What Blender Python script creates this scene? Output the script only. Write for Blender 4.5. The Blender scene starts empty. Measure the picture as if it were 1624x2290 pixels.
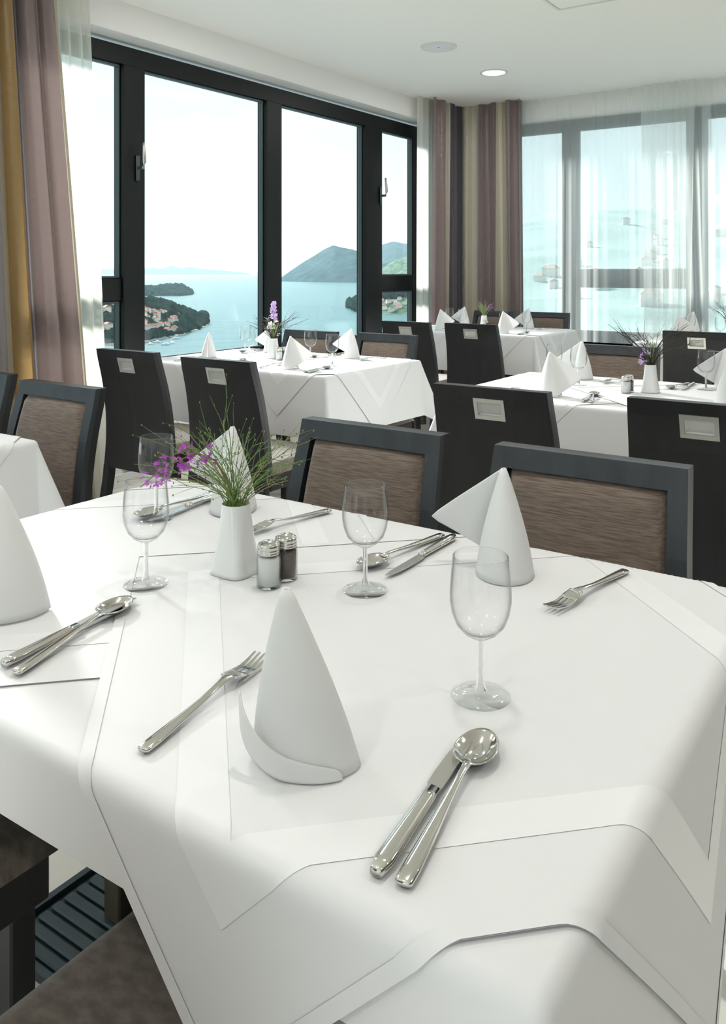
import bpy, bmesh, math, random
from mathutils import Vector, noise
PI = math.pi
sc = bpy.context.scene
COL = sc.collection
random.seed(7)

# ------------------------------------------------------------------ camera
EYE = 1.205
cam_d = bpy.data.cameras.new('camera')
cam = bpy.data.objects.new('camera', cam_d); COL.objects.link(cam)
cam.location = (0, 0, EYE)
cam.rotation_euler = (PI/2, 0, math.radians(34.3))
cam_d.sensor_fit = 'HORIZONTAL'; cam_d.sensor_width = 36.0
cam_d.lens = 1880/1624*36.0
cam_d.shift_y = -540/1624
cam_d.clip_start = 0.03; cam_d.clip_end = 200000
sc.camera = cam

# ------------------------------------------------------------------ world
w = bpy.data.worlds.new('sky'); sc.world = w; w.use_nodes = True
nt = w.node_tree; nt.nodes.clear()
def N(t, typ, **kw):
    n = t.nodes.new(typ)
    for k, v in kw.items(): setattr(n, k, v)
    return n
out = N(nt, 'ShaderNodeOutputWorld'); bg = N(nt, 'ShaderNodeBackground')
tc = N(nt, 'ShaderNodeTexCoord'); sep = N(nt, 'ShaderNodeSeparateXYZ')
nt.links.new(tc.outputs['Generated'], sep.inputs[0])
ramp = N(nt, 'ShaderNodeValToRGB')
cr = ramp.color_ramp
cr.elements[0].position = 0.0; cr.elements[0].color = (0.68, 0.80, 0.86, 1)
cr.elements[1].position = 1.0; cr.elements[1].color = (0.56, 0.74, 0.88, 1)
for p, c in ((0.05, (0.74, 0.86, 0.90, 1)), (0.12, (0.80, 0.93, 0.96, 1)), (0.25, (0.72, 0.89, 0.96, 1)), (0.5, (0.68, 0.83, 0.94, 1))):
    e = cr.elements.new(p); e.color = c
nt.links.new(sep.outputs['Z'], ramp.inputs[0])
mp = N(nt, 'ShaderNodeMapping'); mp.inputs['Scale'].default_value = (3, 3, 16)
nz = N(nt, 'ShaderNodeTexNoise'); nz.inputs['Scale'].default_value = 1.6; nz.inputs['Detail'].default_value = 5
nt.links.new(tc.outputs['Generated'], mp.inputs[0]); nt.links.new(mp.outputs[0], nz.inputs[0])
cm = N(nt, 'ShaderNodeMapRange'); cm.inputs['From Min'].default_value = 0.48; cm.inputs['From Max'].default_value = 0.75
cm.inputs['To Max'].default_value = 0.7
nt.links.new(nz.outputs['Fac'], cm.inputs['Value'])
mix = N(nt, 'ShaderNodeMixRGB'); mix.inputs[2].default_value = (0.97, 0.99, 0.99, 1)
nt.links.new(cm.outputs[0], mix.inputs[0]); nt.links.new(ramp.outputs[0], mix.inputs[1])
nt.links.new(mix.outputs[0], bg.inputs['Color']); bg.inputs['Strength'].default_value = .80
nt.links.new(bg.outputs[0], out.inputs[0])

# ------------------------------------------------------------------ sun (hazy, low over the sea)
sd = bpy.data.lights.new('sun', 'SUN'); sd.energy = 10.0; sd.angle = math.radians(12); sd.color = (1.0, 0.975, 0.945)
so = bpy.data.objects.new('sun', sd); COL.objects.link(so)
SUN_EL, SUN_AZ = math.radians(28), math.radians(21)     # azimuth measured from -X towards +Y
sdir = Vector((-math.cos(SUN_EL)*math.cos(SUN_AZ), math.cos(SUN_EL)*math.sin(SUN_AZ), math.sin(SUN_EL)))
so.rotation_euler = sdir.to_track_quat('Z', 'Y').to_euler()

# ------------------------------------------------------------------ view
vs = sc.view_settings
vs.view_transform = 'Standard'; vs.look = 'None'; vs.gamma = 1.0; vs.exposure = 0.55; vs.use_curve_mapping = False
sc.cycles.use_denoising = True; sc.cycles.use_adaptive_sampling = True; sc.cycles.adaptive_threshold = .015
sc.cycles.max_bounces = 8; sc.cycles.diffuse_bounces = 4; sc.cycles.glossy_bounces = 4
sc.cycles.transmission_bounces = 6; sc.cycles.transparent_max_bounces = 24; sc.cycles.volume_bounces = 0
sc.cycles.caustics_reflective = False; sc.cycles.caustics_refractive = False
LAMP_POWER = 5.0

# ------------------------------------------------------------------ materials
M = {}
def mat(name, color=(.8, .8, .8), rough=.5, metal=0.0, spec=.5, noise_amt=0, noise_scale=20, stretch=(1, 1, 1),
        bump=0, bump_scale=200, bump_stretch=None, transl=0, sheen=0, coat=0, color2=None, dist=0.001):
    m = bpy.data.materials.new(name); m.use_nodes = True
    t = m.node_tree; b = t.nodes['Principled BSDF']; o = t.nodes['Material Output']
    b.inputs['Base Color'].default_value = (*color, 1)
    b.inputs['Roughness'].default_value = rough; b.inputs['Metallic'].default_value = metal
    b.inputs['Specular IOR Level'].default_value = spec
    b.inputs['Sheen Weight'].default_value = sheen; b.inputs['Coat Weight'].default_value = coat
    tcn = None
    if noise_amt or bump:
        tcn = N(t, 'ShaderNodeTexCoord')
    if noise_amt:
        mpn = N(t, 'ShaderNodeMapping'); mpn.inputs['Scale'].default_value = stretch
        nn = N(t, 'ShaderNodeTexNoise'); nn.inputs['Scale'].default_value = noise_scale; nn.inputs['Detail'].default_value = 6
        t.links.new(tcn.outputs['Object'], mpn.inputs[0]); t.links.new(mpn.outputs[0], nn.inputs[0])
        r = N(t, 'ShaderNodeValToRGB')
        c2 = color2 or tuple(min(1, c*(1+noise_amt)) for c in color)
        c1 = tuple(c*(1-noise_amt) for c in color) if color2 is None else color
        r.color_ramp.elements[0].position = .35; r.color_ramp.elements[0].color = (*c1, 1)
        r.color_ramp.elements[1].position = .65; r.color_ramp.elements[1].color = (*c2, 1)
        t.links.new(nn.outputs['Fac'], r.inputs[0]); t.links.new(r.outputs[0], b.inputs['Base Color'])
    if bump:
        mpb = N(t, 'ShaderNodeMapping'); mpb.inputs['Scale'].default_value = bump_stretch or stretch
        nb = N(t, 'ShaderNodeTexNoise'); nb.inputs['Scale'].default_value = bump_scale; nb.inputs['Detail'].default_value = 4
        t.links.new(tcn.outputs['Object'], mpb.inputs[0]); t.links.new(mpb.outputs[0], nb.inputs[0])
        bn = N(t, 'ShaderNodeBump'); bn.inputs['Strength'].default_value = bump; bn.inputs['Distance'].default_value = dist
        t.links.new(nb.outputs['Fac'], bn.inputs['Height']); t.links.new(bn.outputs[0], b.inputs['Normal'])
    if transl:
        tr = N(t, 'ShaderNodeBsdfTranslucent'); tr.inputs[0].default_value = (*color, 1)
        mx = N(t, 'ShaderNodeMixShader'); mx.inputs[0].default_value = transl
        t.links.new(b.outputs[0], mx.inputs[1]); t.links.new(tr.outputs[0], mx.inputs[2]); t.links.new(mx.outputs[0], o.inputs[0])
    M[name] = m
    return m

mat('ceiling', (.95, .935, .89), .9, bump=.15, bump_scale=260)
mat('wall', (.88, .87, .85), .9, bump=.1, bump_scale=200)
mat('panelling', (.16, .14, .13), .5, noise_amt=.3, noise_scale=6, stretch=(1, 1, .1))
mat('trim_white', (.85, .85, .83), .5)
mat('tile', (.80, .78, .71), .35, noise_amt=.06, noise_scale=3)
mat('grout', (.42, .40, .36), .9)
mat('frame', (.004, .006, .006), .45, spec=.3)
mat('gasket', (.06, .085, .09), .4)
mat('cloth', (.76, .76, .775), .85, bump=.25, bump_scale=9, bump_stretch=(1, 1, .3), sheen=.1, dist=.004)
mat('overlay', (.76, .76, .775), .8, bump=.25, bump_scale=7, sheen=.1, dist=.004)
mat('napkin', (.93, .93, .925), .85, bump=.1, bump_scale=60, transl=.30)
mat('wenge', (.0065, .0065, .0085), .42, noise_amt=.35, noise_scale=30, stretch=(1, 1, .08), spec=.5)
mat('wenge_light', (.015, .019, .024), .42, noise_amt=.3, noise_scale=30, stretch=(1, 1, .1), spec=.6)
mat('fabric', (.105, .075, .058), .9, noise_amt=1, color2=(.215, .165, .13), noise_scale=110, stretch=(.22, 1, 5), bump=.5, bump_scale=160, bump_stretch=(.3, 1, 4), sheen=.3)
mat('seat_fabric', (.14, .115, .098), .9, noise_amt=1, color2=(.23, .195, .165), noise_scale=45, stretch=(1, 1.6, 1), bump=.4, bump_scale=160, sheen=.3)
mat('plate_metal', (.62, .62, .60), .32, metal=1)
mat('steel', (.64, .62, .58), .12, metal=1)
mat('steel_satin', (.55, .53, .5), .25, metal=1)
mat('ceramic', (.84, .85, .84), .18, coat=.4)
mat('salt', (.86, .86, .86), .9, bump=.3, bump_scale=900)
mat('pepper', (.10, .075, .06), .9, noise_amt=.6, noise_scale=900)
mat('twig_green', (.13, .22, .05), .6, noise_amt=.5, noise_scale=60)
mat('twig_dark', (.035, .032, .025), .7)
mat('twig_olive', (.24, .25, .09), .6)
mat('bud', (.35, .32, .12), .6)
mat('orchid', (.55, .10, .62), .5, transl=.3)
mat('orchid_stem', (.16, .12, .04), .6)
mat('hyacinth', (.66, .50, .80), .5, transl=.3)
mat('petal_white', (.85, .84, .80), .6, transl=.3)
mat('leaf_green', (.30, .42, .16), .5, transl=.2)
mat('moss', (.10, .17, .02), .8, noise_amt=.5, noise_scale=300)
mat('grille', (.05, .075, .085), .4, metal=.3)
mat('grille_edge', (.5, .5, .48), .35, metal=1)
mat('table_wood', (.075, .06, .04), .5, noise_amt=.3, noise_scale=15, stretch=(1, 1, .1))
mat('vent_beige', (.52, .45, .31), .7)
mat('handle_metal', (.10, .11, .12), .3, metal=1)
mat('lamp_ring', (.80, .80, .78), .4)
mat('speaker_grille', (.80, .81, .83), .5, bump=.3, bump_scale=900)
mat('house_wall', (.78, .74, .68), .9)
mat('house_roof', (.50, .17, .09), .9, noise_amt=.3, noise_scale=.3)
mat('boat', (.85, .85, .85), .6)
mat('rock', (.42, .38, .32), .9)
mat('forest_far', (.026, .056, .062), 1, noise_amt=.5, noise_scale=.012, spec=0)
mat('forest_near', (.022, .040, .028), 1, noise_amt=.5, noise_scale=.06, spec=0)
mat('tree', (.022, .042, .028), 1, noise_amt=.6, noise_scale=.08, spec=0)
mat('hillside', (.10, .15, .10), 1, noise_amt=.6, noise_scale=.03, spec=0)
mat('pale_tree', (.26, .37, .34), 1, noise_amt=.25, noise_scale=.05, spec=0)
mat('hazed_slope', (.38, .50, .47), 1, noise_amt=.12, noise_scale=.012, spec=0)  # haze and glare are mixed into this pale base colour
mat('hazed_roof', (.55, .36, .29), .9, noise_amt=.2, noise_scale=.3)  # roof red paled in the colour itself to stand for haze

def emis(name, color, s):
    m = bpy.data.materials.new(name); m.use_nodes = True; t = m.node_tree
    b = t.nodes['Principled BSDF']; b.inputs['Base Color'].default_value = (.8, .8, .8, 1)
    b.inputs['Emission Color'].default_value = (*color, 1); b.inputs['Emission Strength'].default_value = s
    M[name] = m
emis('lamp_glow', (1, .93, .8), 9)

def glassy(name, tint=(1, 1, 1), ior=1.45, rough=0.0, edge=1.0):
    # thin clear sheet: straight-through transmission with Fresnel reflection
    m = bpy.data.materials.new(name); m.use_nodes = True; t = m.node_tree; t.nodes.clear()
    o = N(t, 'ShaderNodeOutputMaterial'); a = N(t, 'ShaderNodeBsdfTransparent'); g = N(t, 'ShaderNodeBsdfGlossy')
    a.inputs[0].default_value = (*tint, 1); g.inputs['Roughness'].default_value = rough
    # Schlick reflectance, the same from both sides of the sheet
    r0 = ((ior-1)/(ior+1))**2
    ge = N(t, 'ShaderNodeNewGeometry'); dt = N(t, 'ShaderNodeVectorMath', operation='DOT_PRODUCT')
    t.links.new(ge.outputs['Normal'], dt.inputs[0]); t.links.new(ge.outputs['Incoming'], dt.inputs[1])
    ab = N(t, 'ShaderNodeMath', operation='ABSOLUTE'); t.links.new(dt.outputs['Value'], ab.inputs[0])
    su = N(t, 'ShaderNodeMath', operation='SUBTRACT'); su.inputs[0].default_value = 1; t.links.new(ab.outputs[0], su.inputs[1])
    pw = N(t, 'ShaderNodeMath', operation='POWER'); pw.inputs[1].default_value = 5; t.links.new(su.outputs[0], pw.inputs[0])
    ma = N(t, 'ShaderNodeMath', operation='MULTIPLY_ADD'); ma.inputs[1].default_value = 1-r0; ma.inputs[2].default_value = r0; t.links.new(pw.outputs[0], ma.inputs[0])
    if edge < 1:        # longer path through the wall at grazing angles absorbs more
        p3 = N(t, 'ShaderNodeMath', operation='POWER'); p3.inputs[1].default_value = 4; t.links.new(su.outputs[0], p3.inputs[0])
        mc = N(t, 'ShaderNodeMixRGB'); mc.inputs[1].default_value = (*tint, 1); mc.inputs[2].default_value = (edge, edge, edge, 1)
        t.links.new(p3.outputs[0], mc.inputs[0]); t.links.new(mc.outputs[0], a.inputs[0])
    mx = N(t, 'ShaderNodeMixShader'); t.links.new(ma.outputs[0], mx.inputs[0])
    t.links.new(a.outputs[0], mx.inputs[1]); t.links.new(g.outputs[0], mx.inputs[2]); t.links.new(mx.outputs[0], o.inputs[0])
    M[name] = m
glassy('window_glass', (.95, .99, .99), 1.35)
glassy('wine_glass', (.995, .997, .997), 1.38, 0, .45)
glassy('clear_foot', (.985, .99, .99), 1.4)
glassy('shaker_glass', (.97, .98, .975), 1.5, 0, .35)
m = bpy.data.materials.new('solid_glass'); m.use_nodes = True
b = m.node_tree.nodes['Principled BSDF']; b.inputs['Transmission Weight'].default_value = 1; b.inputs['Roughness'].default_value = 0; b.inputs['IOR'].default_value = 1.45
M['solid_glass'] = m

def sheer_mat(name, color, see):
    m = bpy.data.materials.new(name); m.use_nodes = True; t = m.node_tree; t.nodes.clear()
    o = N(t, 'ShaderNodeOutputMaterial'); a = N(t, 'ShaderNodeBsdfTransparent'); d = N(t, 'ShaderNodeBsdfDiffuse'); tr = N(t, 'ShaderNodeBsdfTranslucent')
    d.inputs[0].default_value = (*color, 1); tr.inputs[0].default_value = (*color, 1)
    m1 = N(t, 'ShaderNodeMixShader'); m1.inputs[0].default_value = .65
    t.links.new(d.outputs[0], m1.inputs[1]); t.links.new(tr.outputs[0], m1.inputs[2])
    m2 = N(t, 'ShaderNodeMixShader'); m2.inputs[0].default_value = see
    t.links.new(m1.outputs[0], m2.inputs[1]); t.links.new(a.outputs[0], m2.inputs[2]); t.links.new(m2.outputs[0], o.inputs[0])
    M[name] = m
sheer_mat('sheer', (.86, .85, .78), .22)
sheer_mat('sheer_thin', (.96, .98, .955), .52)

def stripe_mat(name, stops, transl=.25):
    # woven vertical stripes that follow the cloth's own width
    m = bpy.data.materials.new(name); m.use_nodes = True; t = m.node_tree
    b = t.nodes['Principled BSDF']; o = t.nodes['Material Output']
    uv = N(t, 'ShaderNodeUVMap'); s = N(t, 'ShaderNodeSeparateXYZ'); r = N(t, 'ShaderNodeValToRGB')
    t.links.new(uv.outputs[0], s.inputs[0]); t.links.new(s.outputs['X'], r.inputs[0])
    r.color_ramp.interpolation = 'CONSTANT'
    els = r.color_ramp.elements
    els[0].position = 0; els[0].color = (*stops[0][1], 1); els[1].position = stops[1][0]; els[1].color = (*stops[1][1], 1)
    for p, c in stops[2:]:
        e = els.new(p); e.color = (*c, 1)
    t.links.new(r.outputs[0], b.inputs['Base Color']); b.inputs['Roughness'].default_value = .30
    b.inputs['Sheen Weight'].default_value = .3
    mpb = N(t, 'ShaderNodeMapping'); mpb.inputs['Scale'].default_value = (30, 60, 1)
    nb = N(t, 'ShaderNodeTexNoise'); nb.inputs['Scale'].default_value = 1.0; nb.inputs['Detail'].default_value = 5
    t.links.new(uv.outputs[0], mpb.inputs[0]); t.links.new(mpb.outputs[0], nb.inputs[0])
    bn = N(t, 'ShaderNodeBump'); bn.inputs['Strength'].default_value = .55; bn.inputs['Distance'].default_value = .012
    t.links.new(nb.outputs['Fac'], bn.inputs['Height']); t.links.new(bn.outputs[0], b.inputs['Normal'])
    tr = N(t, 'ShaderNodeBsdfTranslucent'); t.links.new(r.outputs[0], tr.inputs[0])
    mx = N(t, 'ShaderNodeMixShader'); mx.inputs[0].default_value = transl
    t.links.new(b.outputs[0], mx.inputs[1]); t.links.new(tr.outputs[0], mx.inputs[2]); t.links.new(mx.outputs[0], o.inputs[0])
    M[name] = m

m = bpy.data.materials.new('sea_water'); m.use_nodes = True; t = m.node_tree; b = t.nodes['Principled BSDF']
b.inputs['Base Color'].default_value = (.03, .125, .135, 1); b.inputs['Roughness'].default_value = .32; b.inputs['IOR'].default_value = 1.33
tcn = N(t, 'ShaderNodeTexCoord'); nb = N(t, 'ShaderNodeTexNoise'); nb.inputs['Scale'].default_value = .02; nb.inputs['Detail'].default_value = 8
bn = N(t, 'ShaderNodeBump'); bn.inputs['Strength'].default_value = .5; bn.inputs['Distance'].default_value = 4
t.links.new(tcn.outputs['Object'], nb.inputs[0]); t.links.new(nb.outputs['Fac'], bn.inputs['Height']); t.links.new(bn.outputs[0], b.inputs['Normal'])
M['sea_water'] = m

# ------------------------------------------------------------------ helpers
class MB:
    def __init__(s): s.v = []; s.f = []; s.uv = {}
    def add(s, vs_, fs):
        n = len(s.v); s.v += [tuple(p) for p in vs_]; s.f += [tuple(i+n for i in f) for f in fs]; return s
    def box(s, x0, x1, y0, y1, z0, z1):
        v = [(x, y, z) for z in (z0, z1) for y in (y0, y1) for x in (x0, x1)]
        return s.add(v, [(0, 2, 3, 1), (4, 5, 7, 6), (0, 1, 5, 4), (2, 6, 7, 3), (0, 4, 6, 2), (1, 3, 7, 5)])
    def grid(s, fn, nu, nv, closed=False, uvs=False):
        n = len(s.v)
        for j in range(nv+1):
            for i in range(nu if closed else nu+1):
                s.v.append(tuple(fn(i/nu, j/nv)))
        wd = nu if closed else nu+1
        for j in range(nv):
            for i in range(nu):
                a = n+j*wd+i; b_ = n+j*wd+(i+1) % wd; c = b_+wd; d = a+wd
                s.f.append((a, b_, c, d))
                if uvs: s.uv[len(s.f)-1] = ((i/nu, j/nv), ((i+1)/nu, j/nv), ((i+1)/nu, (j+1)/nv), (i/nu, (j+1)/nv))
        return s
    def lathe(s, prof, n=24, cx=0, cy=0, caps=(False, False)):
        st = len(s.v)
        for r, z in prof:
            for k in range(n):
                a = 2*PI*k/n; s.v.append((cx+r*math.cos(a), cy+r*math.sin(a), z))
        for j in range(len(prof)-1):
            for k in range(n):
                a = st+j*n+k; b_ = st+j*n+(k+1) % n
                s.f.append((a, b_, b_+n, a+n))
        if caps[0]: s.f.append(tuple(st+k for k in range(n-1, -1, -1)))
        if caps[1]: s.f.append(tuple(st+(len(prof)-1)*n+k for k in range(n)))
        return s
    def tube(s, path, rad, n=5):
        path = [Vector(p) for p in path]; st = len(s.v); L = len(path)
        rads = rad if isinstance(rad, (list, tuple)) else [rad]*L
        up = Vector((.31, .17, .93))
        for i, p in enumerate(path):
            d = (path[min(i+1, L-1)]-path[max(i-1, 0)])
            if d.length < 1e-9: d = Vector((0, 0, 1))
            d.normalize(); a = d.cross(up)
            if a.length < 1e-4: a = d.cross(Vector((1, 0, 0)))
            a.normalize(); b_ = d.cross(a)
            for k in range(n):
                q = p + (a*math.cos(2*PI*k/n)+b_*math.sin(2*PI*k/n))*rads[i]; s.v.append(tuple(q))
        for i in range(L-1):
            for k in range(n):
                A = st+i*n+k; B = st+i*n+(k+1) % n
                s.f.append((A, B, B+n, A+n))
        s.f.append(tuple(st+k for k in range(n-1, -1, -1))); s.f.append(tuple(st+(L-1)*n+k for k in range(n)))
        return s
    def blob(s, c, rx, ry, rz, nu=6, nv=4):
        return s.grid(lambda u, v: (c[0]+rx*math.cos(2*PI*u)*math.sin(PI*(.02+.96*v)), c[1]+ry*math.sin(2*PI*u)*math.sin(PI*(.02+.96*v)), c[2]-rz*math.cos(PI*(.02+.96*v))), nu, nv, True)
    def mesh(s, name, smooth=False):
        me = bpy.data.meshes.new(name); me.from_pydata(s.v, [], s.f)
        if s.uv:
            ul = me.uv_layers.new(name='UVMap')
            for p in me.polygons:
                q = s.uv.get(p.index)
                if q:
                    for k, li in enumerate(p.loop_indices): ul.data[li].uv = q[k]
        bm = bmesh.new(); bm.from_mesh(me)
        if not s.uv: bmesh.ops.recalc_face_normals(bm, faces=bm.faces)
        bm.to_mesh(me); bm.free()
        if smooth:
            for p in me.polygons: p.use_smooth = True
        return me

def obj(name, me, material, parent=None, smooth=False, loc=None):
    if isinstance(me, MB): me = me.mesh(name, smooth)
    o = bpy.data.objects.new(name, me); COL.objects.link(o)
    if material and not me.materials: me.materials.append(M[material])
    if parent is not None: o.parent = parent
    if loc is not None: o.location = loc
    return o
def bevel_mesh(me, width, seg=2, smooth=True):
    bm = bmesh.new(); bm.from_mesh(me)
    bmesh.ops.bevel(bm, geom=list(bm.edges), offset=width, segments=seg, affect='EDGES', profile=.6)
    bm.to_mesh(me); bm.free()
    if smooth:
        for p in me.polygons: p.use_smooth = True
    return me
def tag(o, label=None, cat=None, group=None, kind=None):
    if label: o['label'] = label
    if cat: o['category'] = cat
    if group: o['group'] = group
    if kind: o['kind'] = kind
    return o
def thing(name, label, cat, loc=(0, 0, 0), rz=0, group=None):
    o = bpy.data.objects.new(name, None); COL.objects.link(o); o.empty_display_size = .05
    o.location = loc; o.rotation_euler = (0, 0, rz)
    return tag(o, label, cat, group)
def copy_tree(o, parent=None):
    c = o.copy(); COL.objects.link(c); c.parent = parent
    for ch in list(o.children): copy_tree(ch, c)
    return c
PLACED = set()
def place(proto, label, loc, rz=0, group=None, scale=None):
    # the first call moves the prototype itself, later calls copy it
    if proto.name in PLACED: o = copy_tree(proto)
    else: PLACED.add(proto.name); o = proto
    o.location = loc; o.rotation_euler = (0, 0, rz)
    if scale: o.scale = (scale,)*3
    o['label'] = label
    if group: o['group'] = group
    elif 'group' in o: del o['group']
    return o
def struct(name, mb, material, label, parent=None, smooth=False):
    o = obj(name, mb, material, parent, smooth)
    if parent is None: tag(o, label, None, None, 'structure')
    return o

# ------------------------------------------------------------------ room shell
XW, YW, CZ = -3.75, 7.013, 2.706           # inner wall faces, ceiling
XB, YB = 3.2, -3.2                         # room extends beyond the camera
XG, YG = -3.90, 7.163                      # window planes
T = .6
floor = struct('floor', MB().box(XW-.3, XB, YB, YW+.3, -.12, -.006), 'grout', 'cream tiled restaurant floor with thin joints')
tile_me = bevel_mesh(MB().box(0, T-.004, 0, T-.004, -.012, 0).mesh('tile'), .0015, 1, False)
for i in range(12):
    for j in range(18):
        x, y = XW+i*T*.98, YW-(j+1)*T*.98
        if x > XB-.5 or y < YB: continue
        o = obj('tile', tile_me, 'tile', floor); o.location = (x, y, 0); o.scale = (.98, .98, 1)
struct('ceiling', MB().box(XW-.3, XB, YB, YW+.3, CZ, CZ+.15), 'ceiling', 'plain white plastered ceiling with recessed fittings')

LZ0, LZ1 = .58, 2.53                       # opening: sill and lintel
def wall_run(name, axis, inner, depth, spans, holes, label):
    mb = MB()
    a0, a1 = spans
    def bx(u0, u1, z0, z1):
        if axis == 'x': mb.box(inner-depth, inner, u0, u1, z0, z1)
        else: mb.box(u0, u1, inner, inner+depth, z0, z1)
    bx(a0, a1, 0, LZ0); bx(a0, a1, LZ1, CZ)
    pos = a0
    for h0, h1 in holes:
        bx(pos, h0, LZ0, LZ1); pos = h1
    bx(pos, a1, LZ0, LZ1)
    return struct(name, mb, 'wall', label)
wall_run('wall_left', 'x', XW, .22, (YB, YW+.22), [(-2.6, 1.95), (2.36, 6.60)], 'white wall around the sea-view windows')
wall_run('wall_back', 'y', YW, .22, (XW, XB), [(-3.45, .4), (.9, 3.0)], 'white wall around the curtained hillside windows')
struct('wall_right', MB().box(XB, XB+.22, YB, YW+.22, 0, CZ), 'panelling', 'plain side wall of the dining room')
wall_run('wall_front', 'y', YB-.22, .22, (XW, XB), [(-3.5, 3.0)], 'unseen white wall with a wide opening added to light the ceiling')  # opening added behind the camera so outside light reaches the ceiling
# skirting with beige vent panels under the windows
struct('baseboard_left', MB().box(XW, XW+.018, YB, YW, .0, .075), 'trim_white', 'white skirting board under the sea-view windows')
struct('baseboard_back', MB().box(XW, XB, YW-.018, YW, .0, .075), 'trim_white', 'white skirting board under the hillside windows')
for k, y in enumerate((2.15, 3.12, 4.1, 5.1)):
    o = obj('vent_panel', bevel_mesh(MB().box(XW, XW+.012, y, y+.34, .085, .175).mesh('vent_panel'), .002, 1, False), 'vent_beige')
    tag(o, 'beige vent panel low on the wall under the sea-view windows', 'vent', 'vent panels under the windows')
# sills
struct('trim_1', bevel_mesh(MB().box(XW-.14, XW+.03, 2.33, 6.63, LZ0-.03, LZ0).mesh('sill'), .004, 1, False), 'trim_white', 'white sill under the sea-view windows')
struct('trim_2', bevel_mesh(MB().box(-3.45, .43, YW-.03, YW+.14, LZ0-.03, LZ0).mesh('sill'), .004, 1, False), 'trim_white', 'white sill under the curtained windows')

# windows: dark frames with separate bars and panes; u runs along the wall
def window(name, axis, plane, u0, u1, z0, z1, bars, transoms, label, depth=.07):
    root = thing(name, label, 'window'); del root['category']; root['kind'] = 'structure'
    def bx(nm, a0, a1, b0, b1, d0=-depth/2, d1=depth/2, m_='frame'):
        if axis == 'x': mb = MB().box(plane+d0, plane+d1, a0, a1, b0, b1)
        else: mb = MB().box(a0, a1, plane-d1, plane-d0, b0, b1)
        return obj(nm, bevel_mesh(mb.mesh(nm), .004, 1, False), m_, root)
    top, bot, side = .11, .09, .10
    bx('top_rail', u0, u1, z1-top, z1); bx('bottom_rail', u0, u1, z0, z0+bot)
    bx('jamb', u0, u0+side, z0+bot, z1-top); bx('jamb', u1-side, u1, z0+bot, z1-top)
    edges = [u0+side]
    for b0, b1 in bars:
        bx('mullion', b0, b1, z0+bot, z1-top, -depth/2, depth/2+.02)
        edges += [b0, b1]
    edges.append(u1-side)
    for k in range(0, len(edges), 2):
        p0, p1 = edges[k], edges[k+1]
        zs = [(z0+bot, z1-top)]
        if k//2 in transoms:
            t0, t1 = transoms[k//2]
            bx('transom', p0, p1, t0, t1); zs = [(z0+bot, t0), (t1, z1-top)]
        for a, b_ in zs:
            bx('pane', p0-.005, p1+.005, a-.005, b_+.005, -.004, .004, 'window_glass')
            g = .014
            for q in ((p0, p0+g, a, b_), (p1-g, p1, a, b_), (p0+g, p1-g, a, a+g), (p0+g, p1-g, b_-g, b_)):
                bx('gasket', *q, -.012, .022, 'gasket')
    return root
W1 = window('window_1', 'x', XG, 2.40, 6.57, LZ0, 2.50, [(3.206, 3.363), (4.452, 4.615), (5.672, 5.925)],
            {0: (1.03, 1.16), 3: (1.03, 1.16)}, 'wide black-framed window onto the sea and islands')
W2 = window('window_2', 'y', YG, -3.42, .38, LZ0, 2.55, [(-2.727, -2.592), (-1.672, -1.533), (-.62, -.48)],
            {1: (1.07, 1.205)}, 'black-framed window behind the sheer curtains facing the hillside')
W3 = window('window_3', 'x', XG, -2.55, 1.90, LZ0, 2.50, [(-1.2, -1.06), (.2, .34)], {}, 'black-framed window further along the sea side')
# casement handles on the sea window
def handle(y, z):
    o = obj('handle', bevel_mesh(MB().box(XG+.055, XG+.068, y-.014, y+.014, z-.075, z+.075).mesh('handle'), .004, 2), 'handle_metal', W1)
    mb = MB().tube([(XG+.066, y, z), (XG+.11, y, z), (XG+.118, y+.003, z+.03), (XG+.112, y+.003, z+.12), (XG+.108, y+.003, z+.145)], [.011, .011, .011, .009, .008], 8)
    obj('lever', mb, 'plate_metal', o, True)
handle(3.30, 1.80); handle(5.89, 1.83)

# ------------------------------------------------------------------ ceiling fittings
def ring(r0, r1, z0, z1, n=40):
    return MB().lathe([(r0, z1), (r0, z0), (r1, z0-.001), (r1+.002, z1), (r0, z1)], n)
lamp = thing('recessed_downlight', '', 'lamp', (0, 0, CZ))
obj('trim_ring', ring(.086, .104, -.006, 0), 'lamp_ring', lamp, True)
obj('diffuser', MB().lathe([(.0005, -.003), (.087, -.003), (.087, 0), (.0005, 0)], 32), 'lamp_glow', lamp)
ld = bpy.data.lights.new('lamp_light', 'AREA'); ld.shape = 'DISK'; ld.size = .17; ld.energy = LAMP_POWER; ld.color = (1, .965, .925)
lo = bpy.data.objects.new('lamp_light', ld); COL.objects.link(lo); lo.parent = lamp; lo.location = (0, 0, -.012)
place(lamp, 'lit round downlight with white rim in the ceiling beside the round speaker', (-2.77, 5.82, CZ))
for x in (-2.77, -.7, 1.4):
    for y in (5.82, 3.4, 1.2, -1.0):
        if (x, y) == (-2.77, 5.82): continue
        place(lamp, 'lit round downlight with white rim in the ceiling over the other tables', (x, y, CZ), 0, 'ceiling downlights over the room')
sp = thing('ceiling_speaker', 'round flat white speaker with fine grille set into the ceiling', 'speaker', (-2.756, 4.94, CZ))
obj('trim_ring', ring(.104, .12, -.007, 0), 'lamp_ring', sp, True)
obj('speaker_grille', MB().lathe([(.0005, -.005), (.104, -.004), (.104, 0), (.0005, 0)], 36), 'speaker_grille', sp)
obj('screw', MB().lathe([(.0005, -.0085), (.004, -.0075), (.005, -.004), (.0005, -.004)], 10), 'gasket', sp, True)
pn = thing('ceiling_hatch', 'white square access hatch with thin frame in the ceiling', 'hatch', (-1.5, 4.33, CZ))
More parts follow.
